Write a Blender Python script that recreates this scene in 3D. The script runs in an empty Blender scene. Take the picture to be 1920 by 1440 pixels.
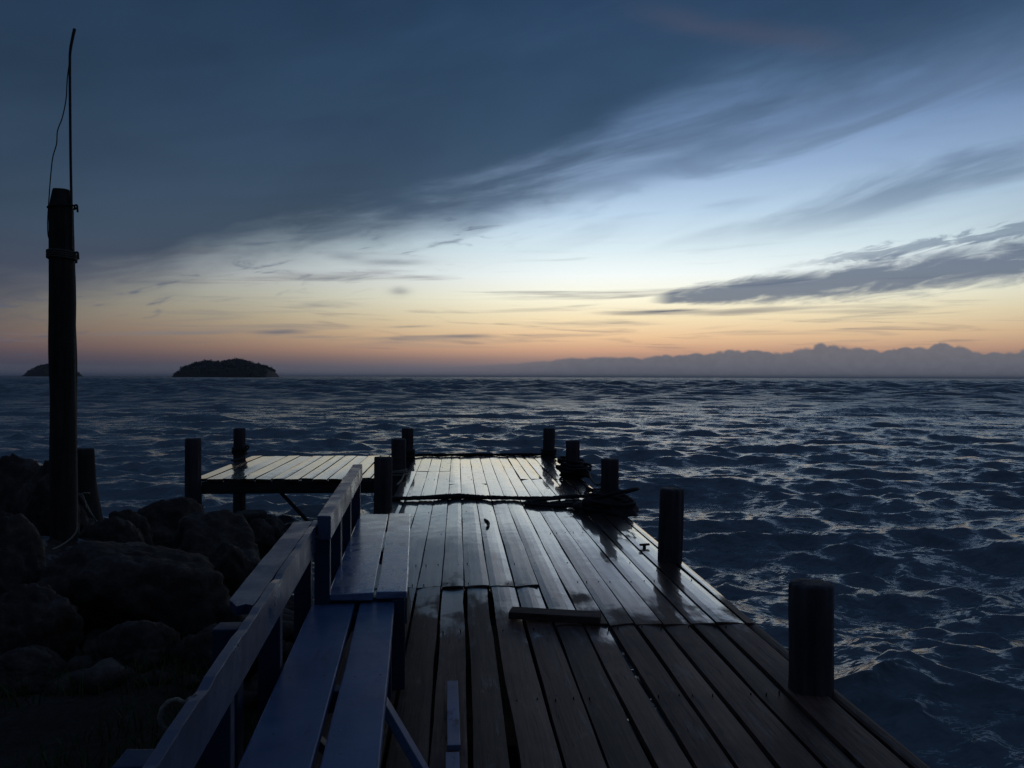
import bpy, bmesh, math, random
import numpy as np
from mathutils import Vector, Matrix, noise as mnoise
random.seed(7)
rng = np.random.default_rng(11)
R = math.radians
scene = bpy.context.scene
COL = scene.collection

# ------------------------------------------------------------------ camera
H = 1.5                     # eye height above the deck (deck top = z 0)
F = 1500.0 / 1920.0 * 36.0  # 28 mm equivalent
YAW = R(3.9)
cam_d = bpy.data.cameras.new("camera"); cam = bpy.data.objects.new("camera", cam_d)
COL.objects.link(cam); scene.camera = cam
cam_d.sensor_width = 36.0; cam_d.lens = F
cam_d.clip_start = 0.05; cam_d.clip_end = 60000
PITCH = R(-0.5); ROLL = R(0.18)
cam.matrix_world = (Matrix.Translation((0, 0, H)) @ Matrix.Rotation(-YAW, 4, 'Z')
                    @ Matrix.Rotation(R(90) + PITCH, 4, 'X') @ Matrix.Rotation(ROLL, 4, 'Z'))
MW = cam.matrix_world.to_3x3()

def ray(u, v):
    return MW @ Vector(((u - 960) / 1500, -(v - 720) / 1500, -1))
def at(u, v, Y):            # measured point of the photograph -> world point at distance Y along the pier
    d = ray(u, v); return Vector((0, 0, H)) + d * (Y / d.y)
def onz(u, v, z=0.0):       # -> world point on the level z
    d = ray(u, v); return Vector((0, 0, H)) + d * ((z - H) / d.z)

# ------------------------------------------------------------------ helpers
def tag(o, label=None, cat=None, group=None, kind=None):
    if label: o['label'] = label
    if cat: o['category'] = cat
    if group: o['group'] = group
    if kind: o['kind'] = kind
    return o
def empty(name, loc=(0, 0, 0), rz=0.0):
    o = bpy.data.objects.new(name, None); COL.objects.link(o)
    o.location = loc; o.rotation_euler = (0, 0, rz); o.empty_display_size = 0.2
    return o
def link(name, me, mat, parent=None, smooth=False):
    o = bpy.data.objects.new(name, me); COL.objects.link(o)
    if mat: me.materials.append(mat)
    if smooth:
        me.polygons.foreach_set('use_smooth', [True] * len(me.polygons))
    if parent: o.parent = parent
    return o
def fin(name, bm, mat, parent=None, smooth=False):
    bmesh.ops.recalc_face_normals(bm, faces=bm.faces)
    me = bpy.data.meshes.new(name); bm.to_mesh(me); bm.free()
    return link(name, me, mat, parent, smooth)
def box(bm, x0, x1, y0, y1, z0, z1, bev=0.0, jit=0.0, rnd=random):
    vs = []
    for z in (z0, z1):
        for (x, y) in ((x0, y0), (x1, y0), (x1, y1), (x0, y1)):
            vs.append(bm.verts.new((x + rnd.uniform(-jit, jit), y + rnd.uniform(-jit, jit), z + rnd.uniform(-jit, jit))))
    fs = [bm.faces.new([vs[i] for i in f]) for f in
          ((3, 2, 1, 0), (4, 5, 6, 7), (0, 1, 5, 4), (1, 2, 6, 5), (2, 3, 7, 6), (3, 0, 4, 7))]
    if bev > 0:
        es = list({e for f in fs for e in f.edges})
        bmesh.ops.bevel(bm, geom=es, offset=bev, segments=2, affect='EDGES', profile=0.6)
def board(bm, a, b, w, t, up=(0, 0, 1), bev=0.004):
    """board from a to b, w across, t thick along 'up'"""
    a, b = Vector(a), Vector(b); d = (b - a); L = d.length; d.normalize()
    upv = Vector(up); s = d.cross(upv).normalized(); upv = s.cross(d).normalized()
    tmp = bmesh.new(); box(tmp, -w / 2, w / 2, 0, L, -t / 2, t / 2, bev)
    M = Matrix((s, d, upv)).transposed().to_4x4(); M.translation = a
    tmp.transform(M); me = bpy.data.meshes.new('t'); tmp.to_mesh(me); tmp.free(); bm.from_mesh(me); bpy.data.meshes.remove(me)
def smooth_path(pts, n=8):
    pts = [Vector(p) for p in pts]; out = []
    for i in range(len(pts) - 1):
        p0 = pts[max(i - 1, 0)]; p1 = pts[i]; p2 = pts[i + 1]; p3 = pts[min(i + 2, len(pts) - 1)]
        for k in range(n):
            t = k / n
            out.append(0.5 * ((2 * p1) + (p2 - p0) * t + (2 * p0 - 5 * p1 + 4 * p2 - p3) * t * t + (-p0 + 3 * p1 - 3 * p2 + p3) * t ** 3))
    out.append(pts[-1]); return out
def tube(bm, pts, r, seg=8, closed=False, twist=0.0):
    pts = [Vector(p) for p in pts]; n = len(pts); rings = []
    ref = Vector((0, 0, 1)); prev = None; acc = 0.0
    for i, p in enumerate(pts):
        if closed: d = pts[(i + 1) % n] - pts[i - 1]
        else: d = pts[min(i + 1, n - 1)] - pts[max(i - 1, 0)]
        d.normalize()
        if prev is None:
            s = d.cross(ref)
            if s.length < 1e-3: s = d.cross(Vector((1, 0, 0)))
        else: s = prev - d * prev.dot(d)
        s.normalize(); prev = s; q = d.cross(s)
        rr = r(i / (n - 1)) if callable(r) else r
        if i: acc += (p - pts[i - 1]).length
        ring = []
        for k in range(seg):
            a = 2 * math.pi * k / seg
            a2 = a + acc * twist
            lob = 1 + (0.14 * math.cos(3 * (a + acc * twist)) if twist else 0)
            ring.append(bm.verts.new(p + (s * math.cos(a) + q * math.sin(a)) * rr * lob))
        rings.append(ring)
    m = n if closed else n - 1
    for i in range(m):
        a, b = rings[i], rings[(i + 1) % n]
        for k in range(seg):
            bm.faces.new((a[k], a[(k + 1) % seg], b[(k + 1) % seg], b[k]))
    if not closed:
        bm.faces.new(list(reversed(rings[0]))); bm.faces.new(rings[-1])
def piling_bm(h_top, z_bot, r0, r1, seed, seg=40, chamfer=0.012, wob=0.009):
    """round timber pile; local origin on the deck"""
    bm = bmesh.new(); rings = []
    zs = list(np.linspace(z_bot, h_top - chamfer, 26)) + [h_top, h_top + 0.001]
    for i, z in enumerate(zs):
        t = (z - z_bot) / (h_top - z_bot); r = r0 + (r1 - r0) * t
        if i == len(zs) - 2: r -= chamfer * 0.7
        if i == len(zs) - 1: r *= 0.5
        ring = []
        for k in range(seg):
            a = 2 * math.pi * k / seg
            n = mnoise.noise(Vector((math.cos(a) * 2 + seed * 7, math.sin(a) * 2, z * 0.9)))
            n2 = mnoise.noise(Vector((math.cos(a) * 9 + seed * 3, math.sin(a) * 9, z * 1.2)))
            cr_ = mnoise.noise(Vector((math.cos(a) * 3.3 + seed * 5, math.sin(a) * 3.3, z * 0.35))); rr = r + n * wob + n2 * wob * 0.6 - 0.010 * max(0.0, 1 - abs(cr_) / 0.07)
            ring.append(bm.verts.new((rr * math.cos(a), rr * math.sin(a), z + (0.004 * n if i < len(zs) - 2 else 0.006 * mnoise.noise(Vector((math.cos(a) * 3, math.sin(a) * 3, seed)))))))
        rings.append(ring)
    for i in range(len(rings) - 1):
        for k in range(seg):
            bm.faces.new((rings[i][k], rings[i][(k + 1) % seg], rings[i + 1][(k + 1) % seg], rings[i + 1][k]))
    bm.faces.new(rings[-1]); bm.faces.new(list(reversed(rings[0])))
    for f in bm.faces: f.smooth = f.normal.z < 0.5 if f.normal.length else True
    return bm

# ------------------------------------------------------------------ node helpers
class S:
    """a socket with arithmetic"""
    def __init__(s, nt, sock): s.nt, s.k = nt, sock
    def _m(s, op, b=None, c=None, rev=False):
        n = s.nt.nodes.new('ShaderNodeMath'); n.operation = op
        args = [s, b] if not rev else [b, s]
        if c is not None: args.append(c)
        for i, a in enumerate(args):
            if a is None: continue
            if isinstance(a, S): s.nt.links.new(a.k, n.inputs[i])
            else: n.inputs[i].default_value = a
        return S(s.nt, n.outputs[0])
    def __add__(s, b): return s._m('ADD', b)
    __radd__ = __add__
    def __sub__(s, b): return s._m('SUBTRACT', b)
    def __rsub__(s, b): return s._m('SUBTRACT', b, rev=True)
    def __mul__(s, b): return s._m('MULTIPLY', b)
    __rmul__ = __mul__
    def __truediv__(s, b): return s._m('DIVIDE', b)
    def __rtruediv__(s, b): return s._m('DIVIDE', b, rev=True)
    def abs(s): return s._m('ABSOLUTE')
    def exp(s): return s._m('EXPONENT')
    def max(s, b): return s._m('MAXIMUM', b)
    def min(s, b): return s._m('MINIMUM', b)
    def sqrt(s): return s._m('SQRT')
    def ss(s, a, b, o0=0.0, o1=1.0):
        n = s.nt.nodes.new('ShaderNodeMapRange'); n.interpolation_type = 'SMOOTHSTEP'
        s.nt.links.new(s.k, n.inputs['Value'])
        for nm, x in (('From Min', a), ('From Max', b), ('To Min', o0), ('To Max', o1)):
            if isinstance(x, S): s.nt.links.new(x.k, n.inputs[nm])
            else: n.inputs[nm].default_value = x
        return S(s.nt, n.outputs['Result'])
    def curve(s, pts, sharp=False):
        """piecewise smooth y(x); pts in real units"""
        xs = [p[0] for p in pts]; ys = [p[1] for p in pts]
        x0, x1, y0, y1 = min(xs), max(xs), min(ys), max(ys); y1 = y1 if y1 > y0 else y0 + 1
        t = (s - x0) * (1.0 / (x1 - x0))
        n = s.nt.nodes.new('ShaderNodeFloatCurve'); c = n.mapping.curves[0]
        while len(c.points) > 2: c.points.remove(c.points[1])
        nor = [((x - x0) / (x1 - x0), (y - y0) / (y1 - y0)) for x, y in pts]
        c.points[0].location = nor[0]; c.points[1].location = nor[-1]
        for p in nor[1:-1]: c.points.new(*p)
        if sharp:
            for p in c.points: p.handle_type = 'VECTOR'
        n.mapping.update(); s.nt.links.new(t.k, n.inputs['Value'])
        return S(s.nt, n.outputs[0]) * (y1 - y0) + y0
def comb(nt, x, y, z):
    n = nt.nodes.new('ShaderNodeCombineXYZ')
    for i, a in enumerate((x, y, z)):
        if isinstance(a, S): nt.links.new(a.k, n.inputs[i])
        else: n.inputs[i].default_value = a
    return n.outputs[0]
def noise(nt, vec, scale=1.0, detail=4, rough=0.55, dist=0.0, color=False):
    n = nt.nodes.new('ShaderNodeTexNoise'); n.inputs['Scale'].default_value = scale
    n.inputs['Detail'].default_value = detail; n.inputs['Roughness'].default_value = rough
    n.inputs['Distortion'].default_value = dist
    nt.links.new(vec.k if isinstance(vec, S) else vec, n.inputs['Vector'])
    return n.outputs['Color'] if color else S(nt, n.outputs['Fac'])
def lin(c):
    return tuple((x / 255 / 12.92) if x / 255 <= 0.04045 else ((x / 255 + 0.055) / 1.055) ** 2.4 for x in c)
def ramp(nt, fac, stops, srgb=True, interp='LINEAR'):
    n = nt.nodes.new('ShaderNodeValToRGB'); cr = n.color_ramp; cr.interpolation = interp
    while len(cr.elements) > 1: cr.elements.remove(cr.elements[-1])
    for i, (p, c) in enumerate(stops):
        e = cr.elements[0] if i == 0 else cr.elements.new(p)
        e.position = p; e.color = (*(lin(c) if srgb else c), 1)
    nt.links.new(fac.k, n.inputs[0]); return n.outputs[0]
def mix(nt, f, a, b, mode='MIX'):
    n = nt.nodes.new('ShaderNodeMix'); n.data_type = 'RGBA'; n.blend_type = mode
    for sk, x in ((n.inputs[0], f), (n.inputs[6], a), (n.inputs[7], b)):
        if isinstance(x, S): nt.links.new(x.k, sk)
        elif hasattr(x, 'is_output'): nt.links.new(x, sk)
        elif isinstance(x, (int, float)): sk.default_value = x
        else: sk.default_value = (*x, 1)
    return n.outputs[2]
def scale_col(nt, col, f):
    n = nt.nodes.new('ShaderNodeVectorMath'); n.operation = 'SCALE'
    nt.links.new(col, n.inputs[0])
    if isinstance(f, S): nt.links.new(f.k, n.inputs['Scale'])
    else: n.inputs['Scale'].default_value = f
    return n.outputs[0]

# ------------------------------------------------------------------ sky (world)
world = bpy.data.worlds.new("World"); scene.world = world; world.use_nodes = True
nt = world.node_tree; nt.nodes.clear()
tc = nt.nodes.new('ShaderNodeTexCoord'); sep = nt.nodes.new('ShaderNodeSeparateXYZ')
nt.links.new(tc.outputs['Generated'], sep.inputs[0])
dx, dy, dz = (S(nt, sep.outputs[i]) for i in range(3))
A = dx._m('ARCTAN2', dy) * 57.29578 - 3.9          # compass bearing, 0 = out to sea along the view
E = dz.max(-1).min(1)._m('ARCSINE') * 57.29578     # elevation, degrees
def hgt(deg): return (deg + 2.0) / 42.0
clear = ramp(nt, (E + 2.0) * (1 / 42.0), [
    (0.0, (60, 66, 84)), (hgt(0), (104, 106, 120)), (hgt(0.7), (110, 109, 120)), (hgt(1.3), (150, 127, 120)), (hgt(1.9), (192, 154, 130)),
    (hgt(2.9), (222, 190, 152)), (hgt(4.2), (232, 218, 182)), (hgt(5.6), (238, 238, 216)), (hgt(7.2), (230, 240, 240)),
    (hgt(9.0), (206, 226, 234)), (hgt(11.5), (176, 202, 224)), (hgt(14), (144, 172, 206)), (hgt(17), (114, 144, 184)), (hgt(21), (84, 114, 152)),
    (hgt(27), (50, 78, 112)), (1.0, (44, 66, 96))])
# twilight glow: strongest a little right of the view, fading round the compass
dA = A - 7.0
g = (dA * dA * -1.0 / dA.ss(-1, 1, 31.0 ** 2, 62.0 ** 2)).exp()
gl = E.ss(3, 20)                                   # glow is wider low down
clear = scale_col(nt, clear, (g * 0.92 + 0.20))
clear = mix(nt, (1.0 - g) * 0.55, clear, lin((66, 72, 98)))
# physical twilight under it all
sky = nt.nodes.new('ShaderNodeTexSky'); sky.sky_type = 'NISHITA'; sky.sun_disc = False
SUN_EL, SUN_AZ = R(1.0), R(12.0)
sky.sun_elevation = SUN_EL; sky.sun_rotation = SUN_AZ; sky.dust_density = 2.0
clear = mix(nt, 1.0, clear, scale_col(nt, sky.outputs[0], 0.004), 'ADD')

def rot(th, sa, se, off=0.0):
    c, s = math.cos(R(th)), math.sin(R(th))
    return comb(nt, (A * c + E * s) * sa, (E * c - A * s) * se, off)
n_soft = noise(nt, rot(13, 0.045, 0.16), 1.0, 5, 0.5, 0.4)
n_str = noise(nt, rot(10, 0.060, 0.36, 3.1), 1.0, 6, 0.52, 0.7)
n_fine = noise(nt, rot(9, 0.30, 1.5, 7.7), 1.0, 7, 0.62, 0.6)
n_low = noise(nt, rot(1.5, 0.07, 1.3, 11.3), 1.0, 5, 0.5, 0.5)
n_low2 = noise(nt, rot(-2, 0.16, 2.6, 15.3), 1.0, 5, 0.5, 0.5)
n_big = noise(nt, rot(22, 0.03, 0.07, 21.0), 1.0, 4, 0.5, 0.3)

col = clear
# faint horizontal wisps low over the sea
w = n_low.ss(0.50, 0.72) * E.ss(1.6, 3.0) * E.ss(10.5, 6.0) * 0.68
col = mix(nt, w, col, lin((122, 122, 128)))
w = n_low2.ss(0.56, 0.74) * E.ss(1.4, 2.4) * E.ss(6.0, 3.6) * 0.45
col = mix(nt, w, col, lin((118, 110, 116)))
# streaks of thin cloud in the blue gap
band = E.ss(8.0, 12.5) * A.ss(-14, 0)
w = n_str.ss(0.42, 0.70) * band * 0.66
col = mix(nt, w, col, lin((96, 118, 146)))
w = n_soft.ss(0.46, 0.62) * E.ss(9.5, 14.0) * A.ss(-6, 8) * 0.26
col = mix(nt, w, col, lin((70, 94, 124)))
# one long diagonal streak rising to the right under the blue gap
ec = A * 0.21 + 12.4
w = ((E - ec - (n_str - 0.5) * 2.2) * (1 / 0.9))
w = (w * w * -1.0).exp() * A.ss(-8, 0) * A.ss(36, 24) * 0.5
col = mix(nt, w, col, lin((80, 102, 130)))
# faint warm streak high up
w = (E - 23.8 + (A - 11) * 0.24 + (n_str - 0.5) * 2.2) * (1 / 0.7)
w_high = (w * w * -1.0).exp() * A.ss(6, 13) * A.ss(25, 19) * 0.35
# the great dark sheet over the upper left
edge = A.curve([(-180, 8), (-75, 1.2), (-48, 1.6), (-33, 3.6), (-26, 5.2), (-20, 7.4), (-12, 9.4), (-4, 11.4), (0, 12.9), (5, 14.3), (12, 16.0),
                (20, 17.4), (33, 18.6), (60, 19), (120, 12), (180, 8)])
dd = E - edge + (n_soft - 0.5) * 5.0 + (n_str - 0.5) * 2.6 + (n_fine - 0.5) * 1.8
m1 = dd.ss(-2.4, A.ss(0, 16, 2.8, 6.0))
sheet = ramp(nt, (E + 2.0) * (1 / 42.0), [(0.0, (86, 86, 102)), (hgt(4.5), (86, 90, 110)), (hgt(9), (68, 86, 108)), (hgt(13), (58, 80, 104)), (hgt(18), (50, 74, 100)),
                                            (hgt(25), (40, 64, 92)), (1.0, (42, 64, 92))])
sheet = scale_col(nt, sheet, (n_big.ss(0.30, 0.70, 0.76, 1.14)) * A.ss(-40, 14, 0.64, 1.04) * (n_str.ss(0.3, 0.7, 0.95, 1.05)))
col = mix(nt, m1 * 0.95, col, sheet)
col = mix(nt, w_high, col, lin((84, 84, 104)))
# dark torn wisps along its lower edge
w = n_fine.ss(0.54, 0.70) * dd.ss(-4.5, -0.5) * dd.ss(1.5, 0.0) * A.ss(6, -4) * 0.55
col = mix(nt, w, col, lin((78, 90, 116)))
# the long dark cloud at the right
t = A - 9.5
ec = t * 0.074 + 5.45 + (n_low - 0.5) * 0.8
hh = ((1.0 - (t.max(0) * -0.14).exp()) * 1.15 + 0.08)
q = (E - ec).abs() / hh + (n_fine - 0.5) * 2.3 + (n_str - 0.5) * 1.0
w = q.ss(1.45, 0.25) * A.ss(9.3, 11.5) * A.ss(95, 60) * 0.86
col = mix(nt, w, col, lin((84, 100, 126)))
ec2 = t * 0.115 + 6.4
q = (E - ec2).abs() * (1 / 0.55) + (n_fine - 0.5) * 5.0
w = q.ss(0.9, 0.1) * A.ss(16, 26) * 0.65
col = mix(nt, w, col, lin((98, 116, 142)))
# little separate cloudlets
for (a0, e0, sa, se, k) in ((-16.2, 3.05, 1.7, 0.16, 0.75), (-3.2, 2.95, 1.6, 0.12, 0.5), (-7.3, 3.55, 1.4, 0.08, 0.45), (10.8, 4.65, 2.2, 0.09, 0.8),
                            (-8.0, 6.0, 0.7, 0.3, 0.45), (-8.6, 8.0, 2.3, 0.25, 0.5), (-11.8, 8.3, 1.2, 0.25, 0.4)):
    u_ = (A - a0) * (1 / sa); v_ = (E - e0 - (A - a0) * 0.03) * (1 / se) + (n_fine - 0.5) * 2.0
    w = ((u_ * u_ + v_ * v_) * -1.0).exp() * k
    col = mix(nt, w, col, lin((92, 100, 118)))
# cumulus bank standing on the horizon
top = A.curve([(-180, 0.5), (-60, 0.4), (-33, 0.7), (-20, 0.75), (-8, 0.55), (-2, 0.8), (2.5, 1.15), (5, 1.42), (8, 1.40), (12, 1.50), (14.5, 1.80), (17, 1.86), (19.4, 1.62),
               (20.2, 2.05), (21.2, 2.22), (22.4, 1.98), (23.2, 1.62), (24.0, 1.85), (25, 2.06), (27, 2.0), (28.2, 2.22), (29.0, 2.12), (29.6, 1.8), (30.4, 1.9), (31.2, 1.58), (32.2, 1.6), (33.2, 2.1), (36, 2.5), (60, 2.0), (180, 0.5)], True)
n_cum = noise(nt, comb(nt, A * 2.2, E * 2.4, 4.4), 1.0, 4, 0.55)
def billow(sc, off):
    v = nt.nodes.new('ShaderNodeTexVoronoi'); v.voronoi_dimensions = '2D'; v.feature = 'F1'; v.inputs['Scale'].default_value = sc
    nt.links.new(comb(nt, A + off + (n_cum - 0.5) * 0.4, E * 0.8, 0.0), v.inputs['Vector'])
    d = S(nt, v.outputs['Distance']); return (1.0 - d * d * 1.6).max(0)
puff = billow(0.55, 0.0) * 0.30 + billow(1.5, 3.3) * 0.16 + (n_cum - 0.5) * 0.30
w = (E - top - (puff - 0.30) * A.ss(0, 16, 0.25, 1.0)).ss(0.10, -0.12) * A.ss(-6, 6, 0.28, 0.96)
bank = mix(nt, E.ss(0, 2.2), lin((99, 102, 113)), lin((110, 110, 118)))
bank = scale_col(nt, bank, n_cum.ss(0.3, 0.7, 0.95, 1.05))
bank = scale_col(nt, bank, A.ss(-45, 5, 0.66, 1.03))
col = mix(nt, w, col, bank)
# away from the afterglow the dusk is dim
col = scale_col(nt, col, ((A.abs() - 55.0) * 1.0).ss(0, 70, 1.0, 0.55) )
zen = E.ss(28, 60)
col = mix(nt, zen, col, lin((68, 84, 114)))
col = mix(nt, E.ss(-0.2, -1.5), col, lin((22, 30, 42)))
bg = nt.nodes.new('ShaderNodeBackground'); bg.inputs['Strength'].default_value = 1.0
out = nt.nodes.new('ShaderNodeOutputWorld')
nt.links.new(col, bg.inputs['Color']); nt.links.new(bg.outputs[0], out.inputs['Surface'])

sun_d = bpy.data.lights.new("sun", 'SUN'); sun_d.energy = 0.02; sun_d.angle = R(25); sun_d.color = (1.0, 0.82, 0.66)
sun = bpy.data.objects.new("sun", sun_d); COL.objects.link(sun)
sun.rotation_euler = (R(90) - R(5.0), 0, R(180) - SUN_AZ); sun.location = (0, 0, 30)

vs = scene.view_settings
vs.view_transform = 'Standard'; vs.look = 'None'; vs.exposure = 0.0; vs.gamma = 1.0
scene.cycles.max_bounces = 6; scene.cycles.caustics_reflective = False; scene.cycles.caustics_refractive = False

# ------------------------------------------------------------------ materials
def newmat(name):
    m = bpy.data.materials.new(name); m.use_nodes = True; t = m.node_tree; t.nodes.clear()
    b = t.nodes.new('ShaderNodeBsdfPrincipled'); o = t.nodes.new('ShaderNodeOutputMaterial')
    t.links.new(b.outputs[0], o.inputs[0]); return m, t, b
def setin(t, b, name, v):
    if isinstance(v, S): t.links.new(v.k, b.inputs[name])
    elif hasattr(v, 'is_output'): t.links.new(v, b.inputs[name])
    elif isinstance(v, (tuple, list)): b.inputs[name].default_value = (*v, 1) if len(v) == 3 else v
    else: b.inputs[name].default_value = v
def bump(t, b, h, strength, dist, to='Normal'):
    n = t.nodes.new('ShaderNodeBump'); n.inputs['Strength'].default_value = strength; n.inputs['Distance'].default_value = dist
    t.links.new(h.k, n.inputs['Height']); t.links.new(n.outputs[0], b.inputs[to]); return n
def coords(t, kind='Object'):
    n = t.nodes.new('ShaderNodeTexCoord'); return n.outputs[kind]
def pos(t):
    n = t.nodes.new('ShaderNodeNewGeometry'); s = t.nodes.new('ShaderNodeSeparateXYZ')
    t.links.new(n.outputs['Position'], s.inputs[0])
    return [S(t, s.outputs[i]) for i in range(3)] + [S(t, n.outputs['Random Per Island'])]

def deck_mat():
    m, t, b = newmat("weathered deck planks")
    x, y, z, r = pos(t)
    gr = noise(t, comb(t, x * 60.0 + r * 90, y * 2.2, z * 30.0), 1.0, 5, 0.6, 0.3)
    gr2 = noise(t, comb(t, x * 14.0 + r * 50, y * 1.1, r * 9), 1.0, 4, 0.6, 0.5)
    pat = noise(t, comb(t, x * 3.2, y * 2.4, r * 1.4), 1.0, 5, 0.6)
    scuff = noise(t, comb(t, x * 17.0, y * 3.4, r * 30), 1.0, 6, 0.68, 0.4)
    crk = (noise(t, comb(t, x * 32.0 + r * 70, y * 0.9, r * 13), 1.0, 3, 0.5, 0.2) - 0.5).abs()
    # film of spray: the outer end is wet, the landward planks have dried
    yl = x.curve([(-2, 5.45), (-0.9, 5.45), (0.15, 5.30), (0.5, 5.2), (0.9, 5.15), (1.2, 5.45), (1.9, 5.25), (3, 5.25)])
    wet = (y - yl + (pat - 0.5) * 2.3 + (r - 0.5) * 1.0 + (scuff - 0.5) * 0.8).ss(-0.32, 0.30)
    dry = ramp(t, gr * 0.55 + gr2 * 0.45, [(0.30, (0.045, 0.030, 0.024)), (0.50, (0.115, 0.080, 0.062)), (0.72, (0.19, 0.142, 0.116))], False)
    dry = scale_col(t, dry, r.ss(0, 1, 0.36, 1.18)); dry = mix(t, 1.0, dry, (1.12, 0.93, 0.84), 'MULTIPLY')
    dry = mix(t, scuff.ss(0.54, 0.70) * 0.6, dry, (0.20, 0.165, 0.15))
    dry = mix(t, scuff.ss(0.42, 0.30) * 0.7, dry, (0.022, 0.018, 0.018))
    dry = mix(t, crk.ss(0.012, 0.004) * pat.ss(0.42, 0.55) * 0.9, dry, (0.012, 0.009, 0.008))
    dry = mix(t, pat.ss(0.54, 0.36) * 0.55, dry, (0.030, 0.022, 0.020))
    wetc = scale_col(t, dry, 0.42)
    setin(t, b, 'Base Color', mix(t, wet, dry, wetc))
    rg = noise(t, comb(t, x * 7.0, y * 3.0, r * 11), 1.0, 4, 0.6)
    setin(t, b, 'Roughness', wet.ss(0, 1, 0.62, 0.32))
    setin(t, b, 'Specular IOR Level', wet.ss(0, 1, 0.3, 0.6))
    setin(t, b, 'Coat Weight', wet * rg.ss(0.22, 0.42, 0.55, 1.0)); setin(t, b, 'Coat IOR', 1.5)
    setin(t, b, 'Coat Roughness', rg.ss(0.35, 0.65, 0.03, 0.10))
    hb = gr * 0.6 + gr2 * 0.8 + scuff * 0.3
    bump(t, b, hb, 0.55, 0.006)
    film = noise(t, comb(t, x * 5.0 + r * 3, y * 4.0, 0.0), 1.0, 3, 0.5, 0.6) * 0.75 + gr2 * 0.30 + gr * 0.06
    bump(t, b, film, 0.16, 0.010, 'Coat Normal')
    return m
def wood_mat(name, dark, light, grain=(30, 30, 2), rough=0.75, wet=0.0, spec=0.3, bumpd=0.006):
    m, t, b = newmat(name); c = coords(t)
    mp = t.nodes.new('ShaderNodeMapping'); mp.inputs['Scale'].default_value = grain; t.links.new(c, mp.inputs[0])
    n1 = noise(t, mp.outputs[0], 1.0, 6, 0.62, 0.3); n2 = noise(t, c, 5.0, 5, 0.6)
    setin(t, b, 'Base Color', ramp(t, n1 * 0.65 + n2 * 0.35, [(0.34, dark), (0.66, light)], False))
    setin(t, b, 'Roughness', rough); setin(t, b, 'Specular IOR Level', spec)
    if wet: setin(t, b, 'Coat Weight', wet); setin(t, b, 'Coat Roughness', 0.22)
    bump(t, b, n1 + n2 * 0.6, 0.6, bumpd); return m
def paint_mat(name, colr, wear=0.5, gloss=0.38, chips=(0.30, 0.31, 0.34), grime=(0.03, 0.035, 0.05), thr=0.63, wet=0.0):
    m, t, b = newmat(name); c = coords(t)
    mp = t.nodes.new('ShaderNodeMapping'); mp.inputs['Scale'].default_value = (26, 3.2, 26); t.links.new(c, mp.inputs[0])
    n1 = noise(t, mp.outputs[0], 1.0, 6, 0.65, 0.2); n2 = noise(t, c, 6.0, 6, 0.62); n3 = noise(t, c, 38.0, 4, 0.6); n4 = noise(t, c, 2.2, 3, 0.5)
    base = mix(t, n4.ss(0.3, 0.7), tuple(x * 0.82 for x in colr), tuple(min(1, x * 1.15) for x in colr))
    w1 = (n2 * 0.6 + n1 * 0.4).ss(thr, thr + 0.05) * wear
    base = mix(t, w1, base, chips)
    base = mix(t, n3.ss(0.66, 0.73) * 0.85, base, grime)
    base = mix(t, n1.ss(0.42, 0.30) * 0.45, base, grime)
    setin(t, b, 'Base Color', base)
    setin(t, b, 'Roughness', n2.ss(0.3, 0.7, gloss - 0.08, gloss + 0.14)); setin(t, b, 'Specular IOR Level', 0.5)
    if wet: setin(t, b, 'Coat Weight', wet); setin(t, b, 'Coat IOR', 1.5); setin(t, b, 'Coat Roughness', n2.ss(0.3, 0.7, 0.10, 0.24))
    bump(t, b, n1 * 0.6 + n2 * 0.8 - w1 * 0.5, 0.4, 0.004); return m
def rock_mat(wet=0.0):
    m, t, b = newmat("dark shore rock"); x, y, z, r = pos(t); c = comb(t, x, y, z)
    n1 = noise(t, c, 3.0, 7, 0.6, 0.3); n2 = noise(t, c, 16.0, 6, 0.65)
    colr = ramp(t, n1 * 0.6 + n2 * 0.4, [(0.30, (0.012, 0.010, 0.009)), (0.5, (0.042, 0.034, 0.029)), (0.70, (0.11, 0.092, 0.078))], False)
    setin(t, b, 'Base Color', colr); setin(t, b, 'Roughness', n1.ss(0.4, 0.7, 0.85, 0.6)); setin(t, b, 'Specular IOR Level', 0.15)
    bump(t, b, n1 + n2 * 0.5, 0.9 if not wet else 0.4, 0.04)
    if wet: setin(t, b, 'Coat Weight', wet); setin(t, b, 'Coat Roughness', 0.15)
    return m
def ground_mat():
    m, t, b = newmat("shore soil and shingle"); x, y, z, r = pos(t); c = comb(t, x, y, z)
    n1 = noise(t, c, 2.0, 6, 0.6); n2 = noise(t, c, 22.0, 6, 0.7)
    colr = ramp(t, n1 * 0.5 + n2 * 0.5, [(0.32, (0.015, 0.014, 0.012)), (0.52, (0.04, 0.036, 0.03)), (0.7, (0.075, 0.07, 0.06))], False)
    setin(t, b, 'Base Color', colr); setin(t, b, 'Roughness', 0.9); setin(t, b, 'Specular IOR Level', 0.1)
    bump(t, b, n1 + n2, 0.9, 0.03); return m
def plain(name, c, rough=0.7, spec=0.3, sc=20.0):
    m, t, b = newmat(name); co = coords(t); n1 = noise(t, co, sc, 5, 0.6)
    setin(t, b, 'Base Color', mix(t, n1.ss(0.3, 0.7), tuple(v * 0.6 for v in c), tuple(v * 1.35 for v in c)))
    setin(t, b, 'Roughness', rough); setin(t, b, 'Specular IOR Level', spec); bump(t, b, n1, 0.4, 0.004); return m
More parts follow.
